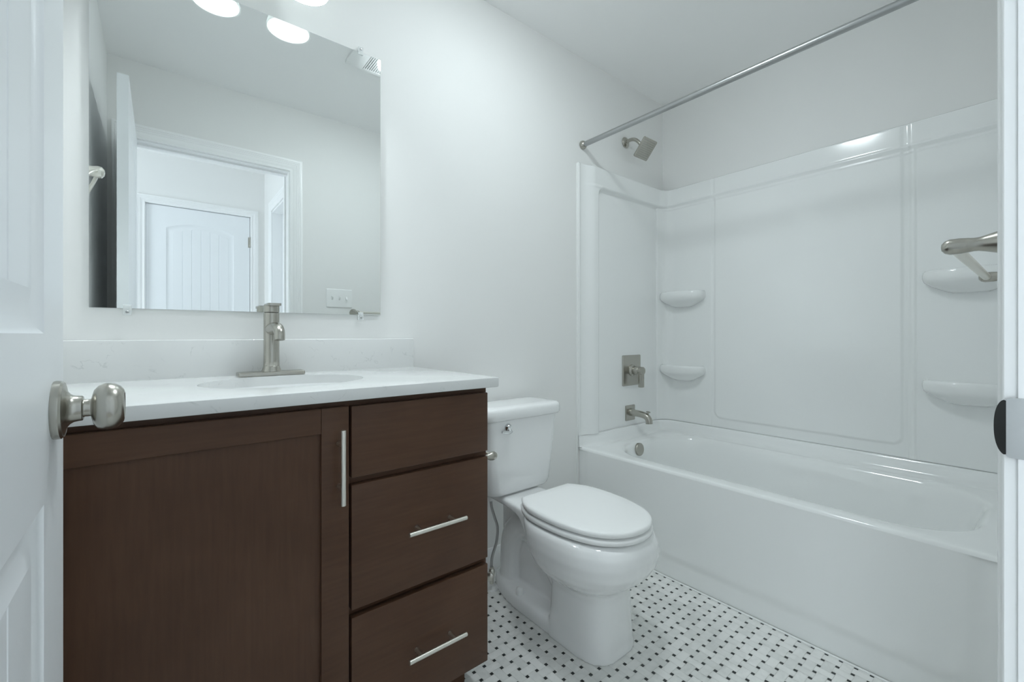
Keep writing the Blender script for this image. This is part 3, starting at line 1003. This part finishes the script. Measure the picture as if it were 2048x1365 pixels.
bp_.inputs['Distance'].default_value = 0.001
nt.links.new(tc.outputs['Object'], wv.inputs['Vector'])
nt.links.new(wv.outputs['Fac'], bp_.inputs['Height'])
nt.links.new(bp_.outputs['Normal'], p.inputs['Normal'])
M_braid = m
obj('supply_hose', tube([(1.044, -0.097, 0.385), (1.046, -0.097, 0.335), (1.062, -0.096, 0.285), (1.080, -0.094, 0.232), (1.074, -0.094, 0.175), (1.052, -0.096, 0.125), (1.047, -0.097, 0.085)], 0.0055, 14, smooth=8), M_braid, sup, label='braided steel hose')
bm = bmesh.new()
add_lathe(bm, (1.044, -0.097, 0.352), (0, 0, 1), [(0.008, 0), (0.010, 0.002), (0.010, 0.012), (0.014, 0.015), (0.014, 0.032), (0.011, 0.0345), (0.009, 0.046)], 10)
obj('tank_nut', bm, M_plastic, sup)

# paper holder on the side of the vanity
tp = thing('paper_holder', 'nickel toilet paper holder on the vanity side next to the tank', 'paper holder', (VX1, -0.36, 0.65))
for y_ in (-0.438, -0.292):
    bm = bmesh.new()
    add_lathe(bm, (VX1 - 0.0005, y_, 0.649), (1, 0, 0), [(0.021, 0.0), (0.021, 0.003), (0.016, 0.008), (0.0095, 0.016), (0.0075, 0.026), (0.0072, 0.040), (0.009, 0.047), (0.0125, 0.054), (0.0138, 0.062), (0.0128, 0.070), (0.009, 0.0755), (0, 0.077)], 28)
    obj('holder_post', bm, M_nickel, tp)
obj('roller', tube([(VX1 + 0.062, -0.436, 0.649), (VX1 + 0.062, -0.294, 0.649)], 0.007, 16), M_satin, tp)

# ================================================================== TUB
AX = 1.669
tub = thing('bathtub', 'long white alcove bathtub with a smooth apron along the right wall', 'bathtub', (2.05, -0.75, 0))
RZ = 0.449
Y0, Y1 = YF + 0.001, -0.001
bm = bmesh.new()
def tring(x0, x1, y0, y1, r, z):
    return [(a, b, z) for a, b in rrect(x0, x1, y0, y1, r, 14, 14)]
XR = WR - 0.001
RR = [tring(AX, XR, Y0, Y1, 0.006, RZ - 0.012), tring(AX + 0.002, XR, Y0, Y1, 0.006, RZ - 0.005), tring(AX + 0.007, XR, Y0, Y1, 0.008, RZ - 0.001), tring(AX + 0.014, XR - 0.005, Y0 + 0.005, Y1 - 0.005, 0.012, RZ),
      tring(1.730, 2.352, -1.398, -0.112, 0.21, RZ), tring(1.736, 2.346, -1.392, -0.118, 0.208, RZ - 0.0015), tring(1.744, 2.338, -1.384, -0.126, 0.205, RZ - 0.008), tring(1.751, 2.331, -1.376, -0.133, 0.20, RZ - 0.022),
      tring(1.760, 2.318, -1.358, -0.140, 0.195, RZ - 0.07), tring(1.778, 2.298, -1.310, -0.150, 0.185, RZ - 0.19), tring(1.796, 2.280, -1.270, -0.163, 0.175, RZ - 0.29),
      tring(1.815, 2.262, -1.235, -0.185, 0.16, RZ - 0.335), tring(1.845, 2.232, -1.19, -0.225, 0.14, RZ - 0.355), tring(1.93, 2.15, -1.0, -0.40, 0.10, RZ - 0.360)]
loft(bm, RR, False, True)
# raised wall ledge along the three walls
led = [(0.072, RZ - 0.0005), (0.060, RZ + 0.003), (0.050, RZ + 0.010), (0.043, RZ + 0.022), (0.038, RZ + 0.040), (0.034, 0.500), (0.030, 0.505), (0.0, 0.507)]
def ledge_ring(d, z):
    pts = []
    r = max(0.10 - d, 0.012)
    x1, y1 = XR - d, Y1 - d * 0.85
    y0 = Y0 + d * 0.85
    xs = AX - 0.004
    pts.append((xs, Y1, z))
    for q in (0.0, 0.15, 0.3, 0.45, 0.6, 0.75, 0.9, 1.0):
        k = 0.22 + 0.78 * sstep(0.0, 1.0, q)
        pts.append((xs + 0.12 * q, Y1 - d * 0.85 * k - 0.0005, z))
    for a in frange(PI / 2, 0, 10):
        pts.append((x1 - r + r * math.cos(a), y1 - r + r * math.sin(a), z))
    for a in frange(0, -PI / 2, 10):
        pts.append((x1 - r + r * math.cos(a), y0 + r + r * math.sin(a), z))
    for q in (1.0, 0.9, 0.75, 0.6, 0.45, 0.3, 0.15, 0.0):
        k = 0.22 + 0.78 * sstep(0.0, 1.0, q)
        pts.append((xs + 0.12 * q, Y0 + d * 0.85 * k + 0.0005, z))
    pts.append((xs, Y0, z))
    return pts
loft(bm, [ledge_ring(d, z) for d, z in led], False, False, close=False)
shell = obj('tub_shell', bm, M_acryl, tub, angle=40)
# apron
ys = frange(Y0, Y1, 130)
zs = frange(0.0, RZ - 0.012, 60)
def ap(u, z):
    r = 0.07
    # signed distance inside a rounded rectangle
    cx, cz = (-1.390 - 0.045) / 2, (0.083 + 0.50) / 2
    hx, hz = (1.390 - 0.045) / 2, (0.50 - 0.083) / 2
    qx, qz = abs(u - cx) - hx + r, abs(z - cz) - hz + r
    d = math.hypot(max(qx, 0), max(qz, 0)) + min(max(qx, qz), 0) - r
    b = sstep(0.016, -0.020, d)
    return 0.020 + 0.006 * b - 0.008 * sstep(0.26, 0.0, z) * 0.0
bm = relief(ys, zs, ap, lambda u, z, h: (AX + 0.026 - h, u, z))
obj('apron', bm, M_acryl, tub, angle=60)
ov = lathe((1.990, -0.132, 0.410), (0, -1, 0.10), [(0.030, 0), (0.033, 0.002), (0.0335, 0.012), (0.032, 0.0145), (0.0, 0.0155)], 40)
obj('overflow_plate', ov, M_nickel, tub, label='round nickel overflow cover')
obj('tub_drain', lathe((2.04, -0.32, 0.0915), (0, 0, 1), [(0.034, 0), (0.034, 0.003), (0.02, 0.005), (0, 0.007)], 28), M_nickel, tub, label='nickel tub drain')

# ------------------------------------------------------------------ surround
sur = thing('tub_surround', 'glossy white three wall shower surround with corner shelves', 'shower surround', (2.05, -0.75, 0.505))
SZ0, SZ1 = 0.5075, 1.895
def lipped(lo, hi, mids):
    out = sorted(set([lo, lo + 0.002, lo + 0.005, hi - 0.005, hi - 0.002, hi] + mids))
    return out
zg = lipped(SZ0, SZ1, frange(SZ0 + 0.012, 1.55, 60) + frange(1.55, 1.72, 20) + frange(1.72, SZ1 - 0.008, 46))
def cove(dist, base, r):
    """extra depth in an inside corner, dist measured from the corner."""
    if dist >= base + r:
        return 0.0
    q = base + r - max(dist, base * 0.2)
    q = min(q, r * 0.999)
    return r - math.sqrt(r * r - q * q)
def edge_fade(z):
    return sstep(SZ0 - 0.001, SZ0 + 0.006, z) * 0.25 + 0.75
def end_h(d, z):
    """d = x distance from the outer edge (0 at the front), total 0.776."""
    W = WR - 1.658
    h = 0.012
    # raised border: front pilaster and top band; the field is set back with a rounded corner
    r = 0.04
    qx, qz = 0.140 - d, z - 1.787           # >0 outside the field
    dd = math.hypot(max(qx + r, 0), max(qz + r, 0)) - r if (qx + r > 0 and qz + r > 0) else max(qx, qz)
    border = sstep(-0.012, 0.014, dd)
    front = sstep(0.030, 0.105, d)
    h += 0.022 * border * front
    h += 0.004 * sstep(0.02, 0.0, d)
    # corner shelf column, proud of the field
    c = sstep(0.692, 0.702, d)
    h += 0.006 * c * (1 - border * 0.8)
    h += 0.003 * sstep(0.012, 0.0, abs(z - 1.790)) * front
    h += cove(W - d, 0.020, 0.075)
    h *= 1 - 0.35 * sstep(0.006, 0.0, SZ1 - z)
    return h
dg = sorted(set(lipped(0.0, WR - 1.658, frange(0.008, 0.18, 44) + frange(0.18, 0.66, 16) + frange(0.66, 0.775, 34))))
bm = relief(dg, zg, end_h, lambda d, z, h: (1.658 + d, -h - 0.0002, z))
obj('end_panel', bm, M_acryl, sur, angle=60)
bm = relief(dg, zg, end_h, lambda d, z, h: (1.658 + d, YF + h + 0.0002, z))
obj('end_panel', bm, M_acryl, sur, angle=60)
LB = -YF
def back_h(u, z):
    h = 0.015
    # top band
    band = sstep(1.776, 1.796, z)
    h += 0.010 * band
    h += 0.0035 * sstep(0.009, 0.0, abs(z - 1.775)) + 0.0035 * sstep(0.009, 0.0, abs(z - 1.800))
    # centre panel with a rounded edge
    x0, x1, z0, z1, r = 0.338, 1.124, 0.560, 2.2, 0.035
    qx = max(x0 - u, u - x1)
    qz = max(z0 - z, z - z1)
    dd = math.hypot(max(qx + r, 0), max(qz + r, 0)) - r if (qx + r > 0 and qz + r > 0) else max(qx, qz)
    h += 0.007 * sstep(0.009, -0.006, dd) * (1 - 0.4 * band)
    # corner columns, with a narrow groove next to the centre panel
    h += 0.005 * sstep(0.326, 0.314, u) + 0.006 * sstep(1.143, 1.156, u)
    h += 0.004 * sstep(0.012, 0.0, abs(u - 1.162)) * (1 - band)
    h += cove(u, 0.020, 0.075) + cove(LB - u, 0.020, 0.075)
    h *= 1 - 0.35 * sstep(0.006, 0.0, SZ1 - z)
    return h
ug = sorted(set(lipped(0.0, LB, frange(0.008, 0.11, 24) + frange(0.11, 0.30, 8) + frange(0.30, 0.36, 24) + frange(0.36, 1.10, 20) + frange(1.10, 1.18, 32) + frange(1.18, LB - 0.11, 8) + frange(LB - 0.11, LB - 0.008, 24))))
zb_ = sorted(set(zg + frange(0.53, 0.60, 28)))
bm = relief(ug, zb_, back_h, lambda u, z, h: (WR - h - 0.0002, -u, z))
obj('back_panel', bm, M_acryl, sur, angle=60)

def shelf(yc, zc):
    bm = bmesh.new()
    rings = []
    for s, z in ((0.36, -0.050), (0.52, -0.042), (0.68, -0.031), (0.82, -0.020), (0.91, -0.011), (0.962, -0.004), (0.99, 0.005), (1.0, 0.015), (0.998, 0.025), (0.98, 0.034), (0.945, 0.0398), (0.90, 0.0415), (0.86, 0.039), (0.80, 0.036), (0.4, 0.0355)):
        ring = []
        n = 40
        for i in range(n + 1):
            a = PI * i / n
            ring.append((WR - 0.012 - 0.098 * s * abs(math.sin(a)) ** 0.55, yc + 0.136 * s * math.cos(a), zc + z))
        rings.append(ring)
    loft(bm, rings, True, True)
    return bm
for yc in (-0.150, LB * -1 + 0.172):
    for zc in (1.232, 0.800):
        obj('shelf', shelf(yc, zc), M_acryl, sur, angle=50)

# ------------------------------------------------------------------ shower fittings
rod = thing('shower_rod', 'straight metal curtain rod above the tub', 'curtain rod', (1.71, -0.75, 2.0))
p0, p1 = Vector((1.697, -0.001, 1.9925)), Vector((1.739, YF + 0.001, 2.0185))
obj('rod_tube', tube([p0 + (p1 - p0) * 0.008, p1 - (p1 - p0) * 0.008], 0.0127, 28), M_steel, rod)
for q, s in ((p0, -1), (p1, 1)):
    obj('rod_flange', lathe(q, (0, s, 0), [(0.0215, 0), (0.0225, 0.003), (0.021, 0.010), (0.0175, 0.016), (0.0135, 0.020)], 32), M_nickel, rod)

shw = thing('wall_shower', 'square brushed nickel shower head on a bent arm', 'shower head', (2.056, 0, 2.105))
obj('arm_flange', lathe((2.056, -0.0008, 2.105), (0, -1, 0), [(0.030, 0), (0.030, 0.003), (0.026, 0.008), (0.015, 0.013), (0.011, 0.014)], 32), M_nickel, shw)
hc = Vector((2.080, -0.116, 2.0385))
hn = Vector((0.0, -0.757, -0.649)).normalized()
hu = Vector((1, 0, 0))
hv = hn.cross(hu).normalized()
obj('shower_arm', tube([(2.056, -0.005, 2.105), (2.058, -0.035, 2.110), (2.062, -0.062, 2.103), (2.068, -0.082, 2.084), hc - hn * 0.020], 0.0095, 18, smooth=6), M_nickel, shw)
bm = bmesh.new()
def hpt(a, b, d):
    return hc + hu * a + hv * b + hn * d
rings = []
for i, d in ((0.004, -0.0065), (0.001, -0.0050), (0.0, -0.002), (0.0, 0.004), (0.0012, 0.0058), (0.003, 0.0065)):
    rings.append([hpt(a, b, d) for a, b in rrect(-0.058 + i, 0.058 - i, -0.055 + i, 0.055 - i, 0.007, 5, 3)])
loft(bm, rings)
add_lathe(bm, hc - hn * 0.0062, -hn, [(0.024, 0), (0.022, 0.006), (0.014, 0.012), (0.014, 0.024)], 24)
hd = obj('spray_head', bm, M_nickel, shw)
bm = bmesh.new()
for i in range(9):
    for j in range(9):
        add_lathe(bm, hpt(-0.044 + 0.011 * i, -0.042 + 0.0105 * j, 0.0060), hn, [(0.0021, 0), (0.0016, 0.0018)], 8)
obj('nozzles', bm, plain('grey_rubber', (0.30, 0.31, 0.29), 0.6), hd, label='grey rubber spray nozzles')

val = thing('shower_valve', 'square nickel shower valve plate with a lever, between spout and shower head', 'shower valve', (2.10, -0.012, 0.818))
vb = -0.0122
vx, vz = 2.095, 0.818
bm = bmesh.new()
rings = [[(vx + a, vb - d, vz + b) for a, b in rrect(-0.083 + i, 0.083 - i, -0.086 + i, 0.086 - i, 0.006, 4, 2)] for i, d in ((0, 0), (0, 0.005), (0.0015, 0.007), (0.004, 0.0075))]
loft(bm, rings)
obj('valve_plate', bm, M_nickel, val)
obj('valve_stem', lathe((vx, vb - 0.0074, vz), (0, -1, 0), [(0.033, 0), (0.032, 0.004), (0.026, 0.009), (0.0235, 0.012), (0.0225, 0.045), (0.0215, 0.0465)], 36), M_nickel, val)
bm = bmesh.new()
add_lathe(bm, (vx, vb - 0.0540, vz), (0, -1, 0), [(0.0215, 0), (0.0225, 0.001), (0.0225, 0.024), (0.021, 0.026)], 36)
add_box(bm, vx - 0.013, vx + 0.013, vb - 0.079, vb - 0.056, vz - 0.092, vz - 0.012, 0.0022, 2)
obj('valve_lever', bm, M_nickel, val)

spo = thing('tub_spout', 'nickel tub spout with a square wall plate above the tub rim', 'spout', (2.082, -0.012, 0.578))
sx0, sz0 = 2.082, 0.578
bm = bmesh.new()
rings = [[(sx0 + a, vb - d, sz0 + b) for a, b in rrect(-0.042 + i, 0.042 - i, -0.043 + i, 0.043 - i, 0.005, 4, 2)] for i, d in ((0, 0), (0, 0.005), (0.0012, 0.0068), (0.003, 0.0074))]
loft(bm, rings)
obj('spout_plate', bm, M_nickel, spo)
obj('spout_tube', tube([(sx0, vb - 0.006, sz0 + 0.004), (sx0, vb - 0.035, sz0 + 0.003), (sx0, vb - 0.075, sz0 + 0.001), (sx0, vb - 0.108, sz0 - 0.006), (sx0, vb - 0.124, sz0 - 0.023), (sx0, vb - 0.127, sz0 - 0.044)], [0.021, 0.0185, 0.0180, 0.0180, 0.0182, 0.0185], 28, smooth=6), M_nickel, spo)
bm = bmesh.new()
add_lathe(bm, (sx0, vb - 0.118, sz0 + 0.004), (0, -0.2, 1), [(0.005, 0), (0.005, 0.012), (0.011, 0.0135), (0.0115, 0.017), (0.009, 0.0185)], 20)
obj('diverter_knob', bm, M_nickel, spo)

# ================================================================== TOWEL BAR AND RING
tb = thing('towel_bar', 'nickel towel bar at the right, beside the doorway casing', 'towel bar', (1.25, YF, 1.167))
TBX0, TBX1, TBY, TBZ = 1.030, 1.640, -1.414, 1.167
for px_ in (TBX0, TBX1):
    prof = [(0.027, 0.0), (0.027, 0.003), (0.0245, 0.010), (0.0205, 0.022), (0.0165, 0.034), (0.0128, 0.046), (0.0110, 0.053), (0.0108, 0.058), (0.0118, 0.065), (0.0128, 0.074), (0.0128, 0.086), (0.0105, 0.092), (0.0058, 0.0960), (0, 0.0970)]
    obj('bar_post', lathe((px_, YF + 0.0008, TBZ), (0, 1, 0), prof, 36), M_nickel, tb)
obj('bar', tube([(TBX0, TBY, TBZ), (TBX1, TBY, TBZ)], 0.0085, 24), M_satin, tb)

tr = thing('towel_ring', 'brushed nickel towel ring on the left wall, seen in the mirror edge', 'towel ring', (WL, -0.455, 1.55))
obj('ring_post', lathe((WL + 0.0008, -0.455, 1.550), (1, 0, 0), [(0.032, 0.0), (0.032, 0.003), (0.029, 0.010), (0.0225, 0.022), (0.0165, 0.032), (0.0165, 0.040), (0.0180, 0.046), (0.0195, 0.053), (0.0180, 0.061), (0.010, 0.0675), (0, 0.069)], 36), M_satin, tr)
bm = bmesh.new()
pts = []
for i in range(49):
    a = 2 * PI * i / 48
    dn = 0.076 * (1 - math.cos(a))
    pts.append(Vector((WL + 0.050 - 0.042 * math.sin(min(1.0, dn / 0.115) * PI / 2), -0.455 + 0.076 * math.sin(a), 1.550 - 0.954 * dn)))
add_tube(bm, pts, 0.0055, 14)
obj('ring', bm, M_satin, tr)

# ================================================================== LIGHT SWITCH
sw_ = thing('light_switch', 'white three toggle switch plate on the doorway wall, seen in the mirror', 'light switch', (0.936, YF, 1.26))
bm = bmesh.new()
SX0, SX1, SZ_0, SZ_1 = 0.852, 1.020, 1.201, 1.322
rings = [[(a, YF + d, b) for a, b in rrect(SX0 + i, SX1 - i, SZ_0 + i, SZ_1 - i, 0.004, 4, 2)] for i, d in ((0, 0.0006), (0, 0.003), (0.002, 0.0055), (0.004, 0.006))]
loft(bm, rings)
obj('switch_plate', bm, M_plastic, sw_)
for i, up in ((0, 1), (1, 1), (2, -1)):
    cx = 0.936 + (i - 1) * 0.046
    bm = bmesh.new()
    a, b = (1.2585, 1.276) if up > 0 else (1.246, 1.2635)
    loft(bm, [[(cx + q, YF + 0.0058, 1.2615 + r_) for q, r_ in rrect(-0.0055, 0.0055, -0.0125, 0.0125, 0.002, 3, 2)],
              [(cx + q, YF + 0.0185, 1.2615 + up * 0.010 + r_) for q, r_ in rrect(-0.0042, 0.0042, -0.0045, 0.0045, 0.002, 3, 2)]])
    obj('toggle', bm, M_plastic, sw_)
